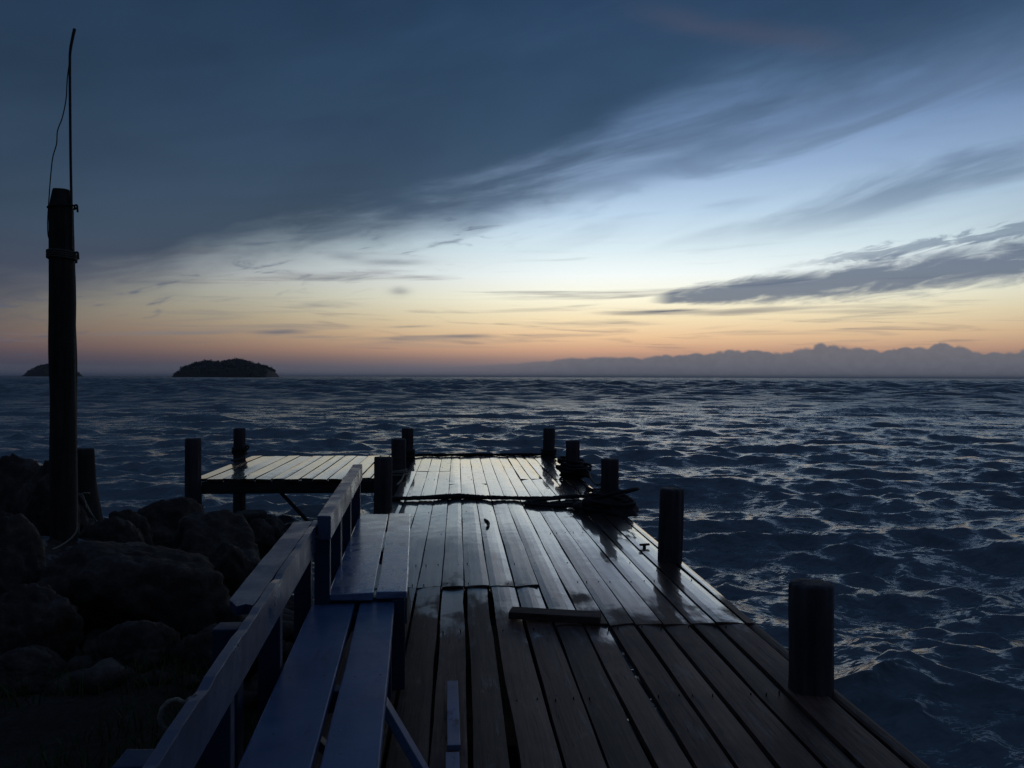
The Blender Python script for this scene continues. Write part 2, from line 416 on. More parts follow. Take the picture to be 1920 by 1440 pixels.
def water_mat():
    m, t, b = newmat("sea water"); x, y, z, r = pos(t)
    d = (x * x + y * y).sqrt()
    setin(t, b, 'Base Color', (0.095, 0.128, 0.150)); setin(t, b, 'Roughness', d.ss(8, 120, 0.17, 0.34)); setin(t, b, 'IOR', 1.33)
    setin(t, b, 'Specular IOR Level', 0.5)
    cols = []
    k_r = d.ss(3, 60, 0.64, 0.60)
    k_m = d.ss(20, 160, 0.15, 0.95)
    k_l = d.ss(120, 1200, 0.0, 0.9)
    def vec(colour, k):
        a = t.nodes.new('ShaderNodeVectorMath'); a.operation = 'SUBTRACT'; t.links.new(colour, a.inputs[0]); a.inputs[1].default_value = (0.5, 0.5, 0.5)
        s = t.nodes.new('ShaderNodeVectorMath'); s.operation = 'MULTIPLY'; t.links.new(a.outputs[0], s.inputs[0]); s.inputs[1].default_value = (2, 2, 0)
        q = t.nodes.new('ShaderNodeVectorMath'); q.operation = 'SCALE'; t.links.new(s.outputs[0], q.inputs[0]); t.links.new(k.k, q.inputs['Scale']); return q.outputs[0]
    v1 = vec(noise(t, comb(t, x * 4.0, y * 9.0, 0.3), 1.0, 3, 0.5, 0.4, True), k_r)
    v2 = vec(noise(t, comb(t, x * 0.55, y * 1.1, 2.3), 1.0, 4, 0.62, 0.2, True), k_m)
    v3 = vec(noise(t, comb(t, x * 0.08, y * 0.16, 5.3), 1.0, 5, 0.65, 0.2, True), k_l)
    gust = noise(t, comb(t, x * 0.35, y * 0.5, 9.1), 1.0, 3, 0.5)
    v0 = vec(noise(t, comb(t, x * 13.0, y * 30.0, 7.3), 1.0, 2, 0.5, 0.3, True), gust.ss(0.3, 0.7, 0.40, 0.75) * d.ss(30, 6))
    g = t.nodes.new('ShaderNodeNewGeometry'); acc = g.outputs['Normal']
    for v in (v0, v1, v2, v3):
        a = t.nodes.new('ShaderNodeVectorMath'); a.operation = 'ADD'; t.links.new(acc, a.inputs[0]); t.links.new(v, a.inputs[1]); acc = a.outputs[0]
    n = t.nodes.new('ShaderNodeVectorMath'); n.operation = 'NORMALIZE'; t.links.new(acc, n.inputs[0]); t.links.new(n.outputs[0], b.inputs['Normal'])
    return m

M_deck = deck_mat()
M_pile = wood_mat("dark tarred piling", (0.026, 0.025, 0.030), (0.085, 0.08, 0.085), (22, 22, 1.6), 0.8, 0.0, 0.2)
M_beam = wood_mat("dark damp timber", (0.016, 0.014, 0.014), (0.05, 0.044, 0.042), (2, 24, 24), 0.8, 0.0, 0.2)
M_off = wood_mat('rough brown offcut', (0.035, 0.024, 0.02), (0.11, 0.08, 0.066), (3, 30, 30), 0.8, 0.0, 0.2)
M_pole = wood_mat("old trunk pole", (0.018, 0.016, 0.015), (0.06, 0.052, 0.046), (20, 20, 1.4), 0.85, 0.0, 0.15)
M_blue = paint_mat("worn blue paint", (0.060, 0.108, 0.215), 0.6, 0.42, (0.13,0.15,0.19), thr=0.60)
M_bluew = paint_mat("pale worn blue paint", (0.12, 0.18, 0.31), 0.7, 0.26, (0.36, 0.37, 0.40), thr=0.56, wet=0.8)
M_batten = paint_mat('pale batten paint', (0.12, 0.155, 0.26), 0.8, 0.5, (0.07, 0.06, 0.055), thr=0.56)
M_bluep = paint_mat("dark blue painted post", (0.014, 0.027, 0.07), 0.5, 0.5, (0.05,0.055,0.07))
M_railn = paint_mat("near rail blue paint", (0.032, 0.055, 0.115), 0.7, 0.34, (0.15, 0.17, 0.20), thr=0.58)
M_rail = paint_mat("faded grey blue rail", (0.075, 0.10, 0.17), 0.7, 0.32, (0.22, 0.22, 0.23), thr=0.58)
M_rope = plain("black wet rope", (0.022, 0.021, 0.022), 0.75, 0.2, 90)
M_pale = plain("pale old rope", (0.20, 0.18, 0.15), 0.8, 0.2, 90)
M_dull = plain('dull old rope', (0.075, 0.07, 0.062), 0.8, 0.2, 90)
M_metal = plain("dark iron rod", (0.03, 0.03, 0.032), 0.6, 0.3, 40)
M_nail = plain('rusty nail', (0.05, 0.034, 0.026), 0.7, 0.3, 60); M_rock = rock_mat(); M_slab = rock_mat(0.8); M_ground = ground_mat(); M_water = water_mat()
M_grass = plain("dim coarse grass", (0.05, 0.085, 0.028), 0.8, 0.1, 3)
M_wood_far = plain("island foliage", (0.10, 0.11, 0.10), 0.95, 0.05, 0.15)

# ------------------------------------------------------------------ sea
SEA = -1.1
def build_sea():
    ang = np.concatenate([np.linspace(-110, -58, 30, endpoint=False), np.linspace(-58, 62, 860, endpoint=False), np.linspace(62, 112, 30)]) * math.pi / 180
    rr = np.concatenate([np.geomspace(1.2, 6000, 1330), np.geomspace(6400, 45000, 24)])
    Rr, Aa = np.meshgrid(rr, ang, indexing='ij')
    X = (Rr * np.sin(Aa)); Y = (Rr * np.cos(Aa))
    dX = np.zeros_like(X); dY = np.zeros_like(X); Zz = np.zeros_like(X)
    cell = np.maximum(Rr * 0.0062, Rr * 0.0026) + 0.01
    cell = np.where(np.abs(Aa) > 1.03, Rr * 0.03, cell)
    WX = np.zeros_like(X); WY = np.zeros_like(X)          # slow warping: no wave train stays regular for long
    for _ in range(12):
        l_ = rng.uniform(1.2, 9.0); th = rng.uniform(0, 6.28); p_ = rng.uniform(0, 6.28); f_ = np.clip((l_ / cell - 2) / 4, 0, 1)
        w_ = 0.060 * f_ * np.sin(2 * math.pi / l_ * (X * math.sin(th) + Y * math.cos(th)) + p_); WX += w_ * rng.normal(); WY += w_ * rng.normal()
    NW = 180
    lam = np.geomspace(0.14, 7.0, NW) * rng.uniform(0.93, 1.07, NW)
    for L in lam:
        k = 2 * math.pi / L
        spread = 0.36 if L > 2 else (0.50 if L > 0.8 else 0.55)
        th = math.pi + 0.16 + rng.normal(0, spread)          # running towards the shore
        kx, ky = k * math.sin(th), k * math.cos(th)
        amp = 0.0086 * L * (1.0 if L < 0.8 else (0.8 / L) ** 0.66) * rng.uniform(0.6, 1.35)
        if L < 0.8: amp *= 0.9
        ph = rng.uniform(0, 2 * math.pi)
        att = np.clip((L / cell - 2.2) / 3.0, 0, 1)
        # wave groups: slow amplitude modulation
        gx, gy = rng.normal(0, 1, 2) * 0.22 * k / 3
        gp = rng.uniform(0, 6.28)
        a = amp * att * (1 + 0.55 * np.sin(gx * X + gy * Y + gp))
        arg = kx * (X + WX * min(L, 1.5)) + ky * (Y + WY * min(L, 1.5)) + ph
        sn, cs = np.sin(arg), np.cos(arg)
        Zz += a * cs
        q = 0.85
        dX -= q * a * (kx / k) * sn; dY -= q * a * (ky / k) * sn
    # beyond the near water the resolved sea is carried by longer wave trains
    for L in np.geomspace(8, 130, 44):
        k = 2 * math.pi / L; th = math.pi + 0.16 + rng.normal(0, 0.6); ph = rng.uniform(0, 6.28)
        kx, ky = k * math.sin(th), k * math.cos(th)
        t_ = np.clip((Rr / L - 7) / 9.0, 0, 1); a = min(0.020 * L, 0.15 if L < 30 else 0.10) * rng.uniform(0.6, 1.3) * t_ * np.clip((L / cell - 2.2) / 3.0, 0, 1)
        arg = kx * X + ky * Y + ph; Zz += a * np.cos(arg); sn = np.sin(arg)
        dX -= 0.8 * a * (kx / k) * sn; dY -= 0.8 * a * (ky / k) * sn
    # two steeper swells standing out of the chop
    for (px, py, w, l, h) in ((31.5, 56, 5.5, 1.6, 0.50), (24, 24.5, 1.6, 0.7, 0.10), (-15.0, 48, 2.6, 1.1, 0.36)):
        Zz += h * np.exp(-((X - px) / w) ** 2 - ((Y - py) / l) ** 2)
    V = np.stack([X + dX, Y + dY, SEA + Zz], -1).reshape(-1, 3).astype(np.float32)
    nr, na = len(rr), len(ang)
    i = np.arange(nr - 1)[:, None] * na + np.arange(na - 1)[None, :]
    Q = np.stack([i, i + 1, i + na + 1, i + na], -1).reshape(-1, 4)[:, ::-1].astype(np.int32)
    me = bpy.data.meshes.new("sea")
    me.vertices.add(len(V)); me.vertices.foreach_set('co', V.ravel())
    me.loops.add(Q.size); me.loops.foreach_set('vertex_index', Q.ravel())
    me.polygons.add(len(Q)); me.polygons.foreach_set('loop_start', np.arange(0, Q.size, 4, dtype=np.int32))
    me.update(calc_edges=True); me.validate()
    me.polygons.foreach_set('use_smooth', np.ones(len(me.polygons), dtype=bool))
    o = bpy.data.objects.new("sea", me); COL.objects.link(o); me.materials.append(M_water)
    me.update()
    tag(o, "dark choppy sea reaching to the horizon", "sea", kind="structure"); return o
build_sea()

# ------------------------------------------------------------------ islands
def build_island(prof, Y, depth, seed, label):
    """prof: measured (u, v) outline; the island is a wooded mound at distance Y"""
    rd = random.Random(seed)
    pts = [at(u, v, Y) for u, v in prof]
    xs = [p.x for p in pts]; zs = [max(p.z - SEA, 0) for p in pts]
    def hx(x): return float(np.interp(x, xs, zs, left=0, right=0))
    nx, ny = 60, 14; bm = bmesh.new(); grid = []
    x0, x1 = xs[0] - 3, xs[-1] + 3
    for i in range(nx + 1):
        x = x0 + (x1 - x0) * i / nx; col = []
        for j in range(ny + 1):
            s = -1 + 2 * j / ny
            z = SEA - 1.5 + (hx(x) * 0.80 + 1.5) * math.sqrt(max(0, 1 - s * s)) ** 0.9
            col.append(bm.verts.new((x, Y + s * depth, z + rd.uniform(-0.6, 0.6))))
        grid.append(col)
    for i in range(nx):
        for j in range(ny): bm.faces.new((grid[i][j], grid[i + 1][j], grid[i + 1][j + 1], grid[i][j + 1]))
    o = fin("island", bm, M_rock, None, True); tag(o, label, "island", kind="structure")
    # canopy: one mass of crowns made of small leaf clumps
    V, Fc = [], []
    for c in range(520):
        x = rd.uniform(xs[0] + 5, xs[-1] - 5); s = rd.uniform(-0.95, 0.75)
        hz = hx(x) * math.sqrt(1 - s * s) ** 0.9
        if hz < 2: continue
        r = min(rd.uniform(2.0, 5.0), hz * 0.5)
        cx, cy, cz = x, Y + s * depth, SEA + hz - r * 0.95 + (rd.uniform(1.0, 3.2) if rd.random() < 0.14 and hz > 9 else 0)
        for k in range(34):
            d = Vector((rd.gauss(0, 1), rd.gauss(0, 1), rd.gauss(0, 0.8))).normalized() * r * rd.uniform(0.55, 1.05)
            p = Vector((cx, cy, cz)) + d; s_ = r * 0.32
            a = Vector((rd.gauss(0, 1), rd.gauss(0, 1), rd.gauss(0, 1))).normalized(); b2 = a.orthogonal().normalized()
            i0 = len(V); V += [p + a * s_, p - a * s_ * 0.5 + b2 * s_ * 0.9, p - a * s_ * 0.5 - b2 * s_ * 0.9]; Fc.append((i0, i0 + 1, i0 + 2))
    me = bpy.data.meshes.new("island_woodland"); me.from_pydata([tuple(v) for v in V], [], Fc)
    w = link("island_woodland", me, M_wood_far); tag(w, "dark woodland covering " + label[2:] if label.startswith("a ") else "dark woodland covering the " + label, "woodland", kind="stuff")
build_island([(341, 706), (344, 698), (348, 691), (352, 688), (357, 683), (366, 681), (373, 678), (388, 675), (400, 676.5), (412, 675.5), (424, 677), (431, 673.5), (440, 673),
              (450, 672), (458, 674), (463, 678), (476, 680), (486, 682.5), (497, 685), (504, 688), (509, 694), (512, 706)], 1700, 70, 3, "long low wooded island alone on the horizon")
build_island([(57, 706), (64, 699), (72, 690), (80, 684), (92, 682), (108, 681), (122, 685), (131, 692), (137, 699), (143, 706)], 2300, 60, 5, "small rounded island behind the tall pole")

# ------------------------------------------------------------------ pier
X0, X1, YE = -0.80, onz(1745, 1440).x + 0.025, 15.2
def plank(bm, xa, xb, ya, yb, z, th, rd, rough=1.0):
    """one board: slightly cupped, tilted and worn, with its own end cuts"""
    ns, nc = max(2, int((yb - ya) / 0.35)), 4
    tilt = rd.uniform(-0.010, 0.010) * rough; cup = rd.uniform(-0.003, 0.003) * rough; sd = rd.uniform(0, 99)
    ea, eb = rd.uniform(-0.02, 0.02), rd.uniform(-0.02, 0.02); rows = []
    for i in range(ns + 1):
        t = i / ns; y = ya + (yb - ya) * t; row = []
        wob = 0.005 * rough * mnoise.noise(Vector((sd, y * 0.8, 0))); wz = 0.005 * rough * mnoise.noise(Vector((sd, y * 0.7, 5)))
        for j in range(nc + 1):
            s = j / nc; x = xa + (xb - xa) * s
            edge = 0.0040 * rough * mnoise.noise(Vector((sd + j * 10, y * 5.0, 9))) if j in (0, nc) else 0
            yy = y + (ea * (s - 0.5) + 0.010 * mnoise.noise(Vector((sd, s * 5, 1))) if i == 0 else 0) + (eb * (s - 0.5) + 0.010 * mnoise.noise(Vector((sd, s * 5, 2))) if i == ns else 0)
            drop = 0.0022 if j in (0, nc) else 0
            row.append(bm.verts.new((x + wob + edge, yy, z + wz + tilt * (s - 0.5) * 2 * 0.5 + cup * (1 - 4 * (s - 0.5) ** 2) - drop)))
        rows.append(row)
    low = [[bm.verts.new((v.co.x, v.co.y, z - th)) for v in (row[0], row[-1])] for row in rows]
    for i in range(ns):
        for j in range(nc): bm.faces.new((rows[i][j], rows[i][j + 1], rows[i + 1][j + 1], rows[i + 1][j]))
        bm.faces.new((low[i][0], rows[i][0], rows[i + 1][0], low[i + 1][0]))
        bm.faces.new((rows[i][-1], low[i][1], low[i + 1][1], rows[i + 1][-1]))
        bm.faces.new((low[i][1], low[i][0], low[i + 1][0], low[i + 1][1]))
    bm.faces.new([low[0][0], low[0][1]] + list(reversed(rows[0])))
    bm.faces.new([low[-1][1], low[-1][0]] + rows[-1])

pier = empty("wooden_pier", (0, 7.0, 0))
tag(pier, "long weathered plank pier running out over the sea, wet at its far end", "pier")
OFF = Vector((0, -7.0, 0))
def pfin(name, bm, mat, smooth=False, parent=pier, off=OFF):
    bmesh.ops.translate(bm, verts=bm.verts, vec=off); return fin(name, bm, mat, parent, smooth)
rd = random.Random(21)
bm = bmesh.new()
cols = []; x = X0
while x < X1 - 0.06:
    w = rd.uniform(0.155, 0.190); xe = min(x + w, X1)
    if X1 - xe < 0.08: xe = X1
    cols.append((x, xe)); x = xe
for i, (xa, xb) in enumerate(cols):
    gap = rd.choice((0.007, 0.010, 0.013, 0.018)); xc = (xa + xb) / 2
    s1 = (5.73 if xc < 0.62 else 4.80) + rd.uniform(-0.02, 0.02)
    s2 = 9.62 + rd.uniform(-0.02, 0.02)
    s3 = 12.75 if xc < -0.1 else (11.2 if xc < 0.5 else (11.7 if xc > 1.0 else 20))
    ye = YE + rd.uniform(-0.06, 0.05)
    g2 = gap + rd.uniform(0.004, 0.014)
    if 0.03 < xc < 0.17: g2 += 0.02
    plank(bm, xa + g2 / 2, xb - g2 / 2, -1.6, s1 - 0.012, -0.009 + rd.uniform(-0.006, 0.005), 0.04, rd, 1.9)
    if s3 < YE:
        plank(bm, xa + gap / 2, xb - gap / 2, s1, s3 - 0.01, rd.uniform(-0.003, 0.003), 0.04, rd)
        plank(bm, xa + gap / 2, xb - gap / 2, s3, ye, rd.uniform(-0.003, 0.003), 0.04, rd)
    else: plank(bm, xa + gap / 2, xb - gap / 2, s1, ye, rd.uniform(-0.003, 0.003), 0.04, rd)
pfin("deck", bm, M_deck)
bm = bmesh.new()
for (xa, xb) in cols:
    if rd.random() < 0.25: continue
    for yy in (1.2, 2.45, 3.7, 4.72, 5.80, 6.4, 7.65, 8.9, 10.3, 11.75, 13.3, 14.85):
        for s in (0.22, 0.78):
            if rd.random() < 0.5: continue
            q = Vector((xa + (xb - xa) * s + rd.uniform(-.012, .012), yy + rd.uniform(-.02, .02), 0.0))
            bmesh.ops.create_circle(bm, cap_ends=True, segments=8, radius=rd.uniform(0.003, 0.005), matrix=Matrix.Translation(q + Vector((0, 0, 0.0045))))
            bmesh.ops.create_cone(bm, segments=8, radius1=0.0035, radius2=0.0035, depth=0.03, matrix=Matrix.Translation(q + Vector((0, 0, -0.011))))
o = pfin("nail_heads", bm, M_nail); o['kind'] = 'stuff'
for xb in (X0 + 0.10, 0.5, X1 - 0.13):
    bm = bmesh.new(); box(bm, xb - 0.05, xb + 0.05, -1.6, 15.1, -0.24, -0.065, 0.006); pfin("stringer", bm, M_beam)
for yb in (3.7, 6.4, 8.9, 11.75, 14.85):
    bm = bmesh.new(); box(bm, X0 - 0.12, X1 + 0.02, yb - 0.06, yb + 0.06, -0.42, -0.243, 0.006); pfin("cross_beam", bm, M_beam)
bm = bmesh.new(); box(bm, X0, X1 + 0.01, 15.24, 15.34, -0.22, 0.015, 0.012, 0.006); pfin("end_beam", bm, M_beam)
def mp(u, vt, Y, r): p = at(u, vt, Y); return (p.x, Y, p.z, r)
right_piles = [mp(1521, 1093, 3.76, 0.099), mp(1257, 916, 6.45, 0.098), mp(1143, 860, 8.95, 0.103), mp(1075, 826, 11.8, 0.103), mp(1029, 803, 14.9, 0.108)]
left_piles = [mp(718, 857, 9.1, 0.102), mp(748, 823, 11.9, 0.107), mp(764, 803, 15.05, 0.110)]
PX3, PX4, PX5 = (p[0] for p in right_piles[2:5])
for i, (px, py, hh_, r_) in enumerate(right_piles + left_piles):
    bm = piling_bm(hh_, -2.6, r_ * 1.05, r_, i + 1)
    o = fin("piling", bm, M_pile, pier); o.location = Vector((px, py, 0)) + OFF; o.rotation_euler = (R(rd.uniform(-.9, .9)), R(rd.uniform(-.9, .9)), R(i * 77))

# ------------------------------------------------------------------ side platform
plat = empty("side_platform", (-2.5, 13.5, 0)); POFF = Vector((2.5, -13.5, 0))
tag(plat, "low plank landing platform branching left from the pier end", "platform")
bm = bmesh.new(); rd = random.Random(5); x = -3.86
while x < -1.15:
    w = rd.uniform(0.17, 0.24); xe = min(x + w, -1.02)
    plank(bm, x + 0.008, xe - rd.uniform(0.006, 0.02), 11.93 + rd.uniform(-0.05, 0.04), 15.3 + rd.uniform(-0.05, 0.05), rd.uniform(-0.006, 0.006) + 0.0, 0.04, rd); x = xe
pfin("deck", bm, M_deck, False, plat, POFF)
bm = bmesh.new(); board(bm, (-3.72, 11.98, -0.135), (-0.98, 11.98, -0.135), 0.10, 0.175, (0, 0, 1), 0.01); pfin("front_beam", bm, M_beam, False, plat, POFF)
bm = bmesh.new(); board(bm, (-3.90, 15.15, -0.135), (-1.06, 15.15, -0.135), 0.10, 0.175, (0, 0, 1), 0.01); pfin("rear_beam", bm, M_beam, False, plat, POFF)
for (px, py, hh_, r_) in (mp(362, 822, 11.9, 0.112), mp(449, 803, 15.0, 0.110)):
    o = fin("piling", piling_bm(hh_, -2.6, r_ * 1.05, r_, px), M_pile, plat); o.location = Vector((px, py, 0)) + POFF
bm = bmesh.new(); tube(bm, [at(512, 908, 12.0), at(572, 972, 12.0), at(640, 1045, 12.0)], 0.028, 8); pfin("brace", bm, M_beam, True, plat, POFF)

PXR = at(449, 850, 15.0).x
# ------------------------------------------------------------------ benches
def make_bench(name, loc, label, far):
    b = empty(name, loc, R(3.05)); tag(b, label, "bench", "blue benches along the left edge of the pier")
    if far:
        zt, y0, y1 = 0.47, 0.0, 2.22; planks = ((-0.150, 0.0), (-0.375, -0.163))
    else:
        zt, y0, y1 = 0.42, -2.9, 0.0; planks = ((-0.164, 0.0), (-0.388, -0.186))
    for (xa, xb) in planks:
        bm = bmesh.new(); box(bm, xa, xb, y0, y1, zt - 0.034, zt, 0.005, 0.003)
        bmesh.ops.subdivide_edges(bm, edges=[e for e in bm.edges if e.calc_length() > 1.0], cuts=10, use_grid_fill=True)
        for v in bm.verts:
            v.co.z += 0.004 * mnoise.noise(Vector((xa * 9, v.co.y * 1.1, 2))); v.co.x += 0.004 * mnoise.noise(Vector((xa * 9, v.co.y * 1.3, 7)))
        fin("seat_plank", bm, M_bluew if far else M_blue, b)
    bm = bmesh.new(); rs = random.Random(int(far) + 3)
    for (xa, xb) in planks:
        for yy in ((0.07, 1.1, 2.12) if far else (-0.10, -1.02, -2.0)):
            for k in (0.25, 0.78):
                bmesh.ops.create_circle(bm, cap_ends=True, segments=8, radius=rs.uniform(0.0045, 0.006), matrix=Matrix.Translation((xa + (xb - xa) * k + rs.uniform(-.01, .01), yy + rs.uniform(-.015, .015), zt + 0.0055)))
    o = fin("screw_heads", bm, M_nail, b); o['kind'] = 'stuff'
    # front and back seat bearers, legs
    ys = (0.07, 1.1, 2.12) if far else (-0.10, -1.02, -2.0)
    for yy in ys:
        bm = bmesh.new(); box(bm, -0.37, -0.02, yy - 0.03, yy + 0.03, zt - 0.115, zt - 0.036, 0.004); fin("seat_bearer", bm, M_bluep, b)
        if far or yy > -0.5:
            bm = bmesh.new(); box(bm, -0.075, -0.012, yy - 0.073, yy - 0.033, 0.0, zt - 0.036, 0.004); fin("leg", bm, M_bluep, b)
    if far:
        bm = bmesh.new(); box(bm, -0.425, -0.357, -0.012, 2.24, 0.728, 0.842, 0.006, 0.003); fin("back_rail", bm, M_rail, b)
        for yy in (0.035, 0.62, 1.28, 2.17):
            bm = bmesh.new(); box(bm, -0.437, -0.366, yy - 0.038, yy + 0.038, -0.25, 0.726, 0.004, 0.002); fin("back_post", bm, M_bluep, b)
    else:
        bm = bmesh.new(); box(bm, -0.392, -0.365, -2.85, 0.06, 0.672, 0.800, 0.003, 0.002)
        bmesh.ops.subdivide_edges(bm, edges=[e for e in bm.edges if e.calc_length() > 1.0], cuts=40, use_grid_fill=True)
        for v in bm.verts:
            n = mnoise.noise(Vector((3, v.co.y * 9, 0)))
            if v.co.z > 0.78: v.co.z -= max(0, n) * 0.010; v.co.x += 0.004 * n
        fin("back_rail", bm, M_railn, b)
        # outer cap board, snapped off short
        bm = bmesh.new(); pr = [(-1.40, 0), (-1.385, 0.3), (-1.41, 0.55), (-1.36, 0.8), (-1.33, 1.0)]
        top = []; n = 26
        for i in range(n + 1):
            row = []
            for (ye, s) in pr:
                yy = ye + (0.03 - ye) * i / n; xx = -0.396 - 0.088 * s
                if s == 1.0: xx += 0.010 * mnoise.noise(Vector((yy * 4, 1, 1)))
                row.append(bm.verts.new((xx, yy, 0.797 + 0.004 * mnoise.noise(Vector((yy * 2, s, 3))))))
            top.append(row)
        fs = [bm.faces.new((top[i][j], top[i][j + 1], top[i + 1][j + 1], top[i + 1][j])) for i in range(n) for j in range(4)]
        ext = bmesh.ops.extrude_face_region(bm, geom=fs)
        bmesh.ops.translate(bm, verts=[v for v in ext['geom'] if isinstance(v, bmesh.types.BMVert)], vec=(0, 0, -0.03))
        o = fin("cap_board", bm, M_railn, b); o['label'] = "snapped pale blue cap board"
        for yy in (0.0, -0.88, -1.68, -2.45):
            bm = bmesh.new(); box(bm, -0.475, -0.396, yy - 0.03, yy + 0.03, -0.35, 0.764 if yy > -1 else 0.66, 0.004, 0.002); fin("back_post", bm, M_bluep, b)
        for (u0, u1, v, Y) in ((405, 452, 1172, 2.75), (222, 292, 1420, 1.95)):
            p0, p1 = at(u0, v, Y), at(u1, v, Y); q = (p0 + p1) / 2 - Vector(loc); w = (p1.x - p0.x) / 2
            bm = bmesh.new(); box(bm, -w, w, -0.045, 0.045, -0.9 - q.z, 0, 0.006, 0.003)
            o = fin("outer_post", bm, M_bluep, b); o.location = Matrix.Rotation(-R(3.05), 3, 'Z') @ q
        # splayed leg board bracing the seat against the deck
        bm = bmesh.new(); board(bm, (-0.055, -1.00, 0.383), (0.20, -1.12, -0.012), 0.078, 0.030, (0.8, 0, 0.55), 0.004); o = fin("splayed_leg", bm, M_blue, b)
        bm = bmesh.new(); board(bm, (-0.35, -1.02, 0.30), (-0.05, -1.02, 0.0), 0.05, 0.03, (0.7, 0, 0.7), 0.004); fin("leg_brace", bm, M_bluep, b)
    return b
make_bench("painted_bench", (-0.303, 3.92, 0), "bright blue two-plank bench nearest the viewer with a broken back rail", False)
make_bench("painted_bench", (-0.236, 3.85, 0), "pale worn blue bench further out, wet seat and whole back rail", True)

# ------------------------------------------------------------------ loose things on the deck
def wp(u, v, z=0.0): return onz(u, v, z)
o_bm = bmesh.new(); a, b_ = wp(958, 1162), wp(1130, 1172)
board(o_bm, a + Vector((0, 0.07, 0.023)), b_ + Vector((0, 0.07, 0.023)), 0.13, 0.044, (0, 0, 1), 0.005)
tag(fin("timber_offcut", o_bm, M_off), "dark timber offcut lying across the pier planks", "timber")
for (v0, v1, lab) in ((1286, 1409, "pale blue batten nailed flat on the planks, longer piece beside the bench leg"), (1422, 1560, "pale blue batten at the bottom edge, just below the longer batten")):
    bm = bmesh.new(); board(bm, wp(848, v0) + Vector((0, 0, 0.014)), wp(851, v1) + Vector((0, 0, 0.014)), 0.054, 0.024, (0, 0, 1), 0.003)
    tag(fin("batten", bm, M_batten), lab, "batten", "pale blue battens on the deck")
# heavy rope stretched across the pier
bm = bmesh.new()
pts = [wp(u, v) + Vector((0, 0, 0.03)) for u, v in ((700, 941), (735, 940), (790, 938), (830, 936), (865, 935), (905, 937), (950, 938), (995, 939), (1040, 938), (1085, 935), (1130, 938))]
tube(bm, smooth_path(pts, 10), lambda t: 0.024 + 0.010 * math.exp(-((t - 0.36) / 0.13) ** 2) + 0.006 * mnoise.noise(Vector((t * 30, 0, 0))), 10, False, 40)
tag(fin("heavy_rope", bm, M_rope, None, True), "thick dark rope stretched straight across the wet planks", "rope")
def coil_heap(name, centre, n, rmin, rmax, hgt_, rope_r, seed, label, cat, group=None, mound=None, squash=1.0):
    rd = random.Random(seed); root = empty(name, centre); tag(root, label, cat, group)
    if mound:
        bm = bmesh.new(); bmesh.ops.create_icosphere(bm, subdivisions=4, radius=1)
        for v in bm.verts:
            d = v.co.normalized(); k = 1 + 0.30 * mnoise.noise(d * 2.2 + Vector((seed, 0, 0))) + 0.12 * mnoise.noise(d * 7)
            v.co = Vector((d.x * mound[0] * k, d.y * mound[1] * k, max(d.z, -0.05) * mound[2] * k))
        fin("net_mound", bm, M_rope, root, True)
    bm = bmesh.new()
    for i in range(n):
        t = i / max(1, n - 1); r0 = rmin + (rmax - rmin) * rd.random(); z0 = rope_r + hgt_ * t * rd.uniform(0.7, 1.1)
        tx, ty = rd.uniform(-.24, .24), rd.uniform(-.24, .24); ph = rd.uniform(0, 6.3); ox, oy = rd.uniform(-.05, .05), rd.uniform(-.05, .05)
        pts = []
        for k in range(40):
            a = 2 * math.pi * k / 40; r = r0 * (1 + 0.12 * math.sin(2 * a + ph) + 0.06 * math.sin(5 * a + ph))
            p = Vector((ox + r * math.cos(a), oy + r * math.sin(a) * squash, 0)); p.z = max(rope_r, z0 + tx * p.x + ty * p.y); pts.append(p)
        tube(bm, pts, rope_r, 7, True, 60)
    fin("rope_coils", bm, M_rope, root, True); return root
c3 = Vector((PX3, 8.95, 0))
coil_heap("rope_heap", c3 + Vector((-0.06, -0.12, 0)), 13, 0.13, 0.27, 0.17, 0.019, 4, "black heap of net and coiled rope round the third piling from the near end", "rope heap", "rope piles on the right pilings", (0.34, 0.29, 0.22))
coil_heap("rope_heap", Vector((PX4, 11.8, 0)), 14, 0.13, 0.21, 0.26, 0.020, 9, "dark bundle of rope wound round the fourth right piling, beyond the big heap", "rope heap", "rope piles on the right pilings")
bm = bmesh.new()
for s in range(2):
    pts = [Vector((1.42, 9.10 - 0.1 * s, 0.05)), Vector((1.20 + 0.05 * s, 9.22 - 0.16 * s, 0.025)), Vector((1.02 - 0.07 * s, 9.30 - 0.13 * s, 0.022)), Vector((0.86 - 0.06 * s, 9.36 - 0.05 * s, 0.022)), Vector((0.94 - 0.05 * s, 9.50, 0.024)), Vector((1.25, 9.58, 0.04))]
    tube(bm, smooth_path(pts, 10), lambda t: 0.019 + 0.007 * mnoise.noise(Vector((t * 9, s, 0))), 8, False, 60)
tag(fin("loose_rope_ends", bm, M_rope, None, True), "tangled loose rope ends lying left of the black rope heap", "rope")
bm = bmesh.new()
pts = [at(1092, 876, 11.8), at(1103, 884, 11.4), at(1107, 896, 10.9), at(1117, 908, 10.3), at(1132, 906, 9.6), at(1140, 902, 9.2)]
tube(bm, smooth_path(pts, 10), 0.014, 7, False, 70)
pts = [at(1085, 900, 11.7), at(1098, 910, 11.0), at(1110, 918, 10.0), at(1128, 922, 9.3)]
tube(bm, smooth_path(pts, 10), 0.014, 7, False, 70)
tag(fin("mooring_rope", bm, M_rope, None, True), "slack rope lines slung between the two rope-wrapped right pilings", "rope")
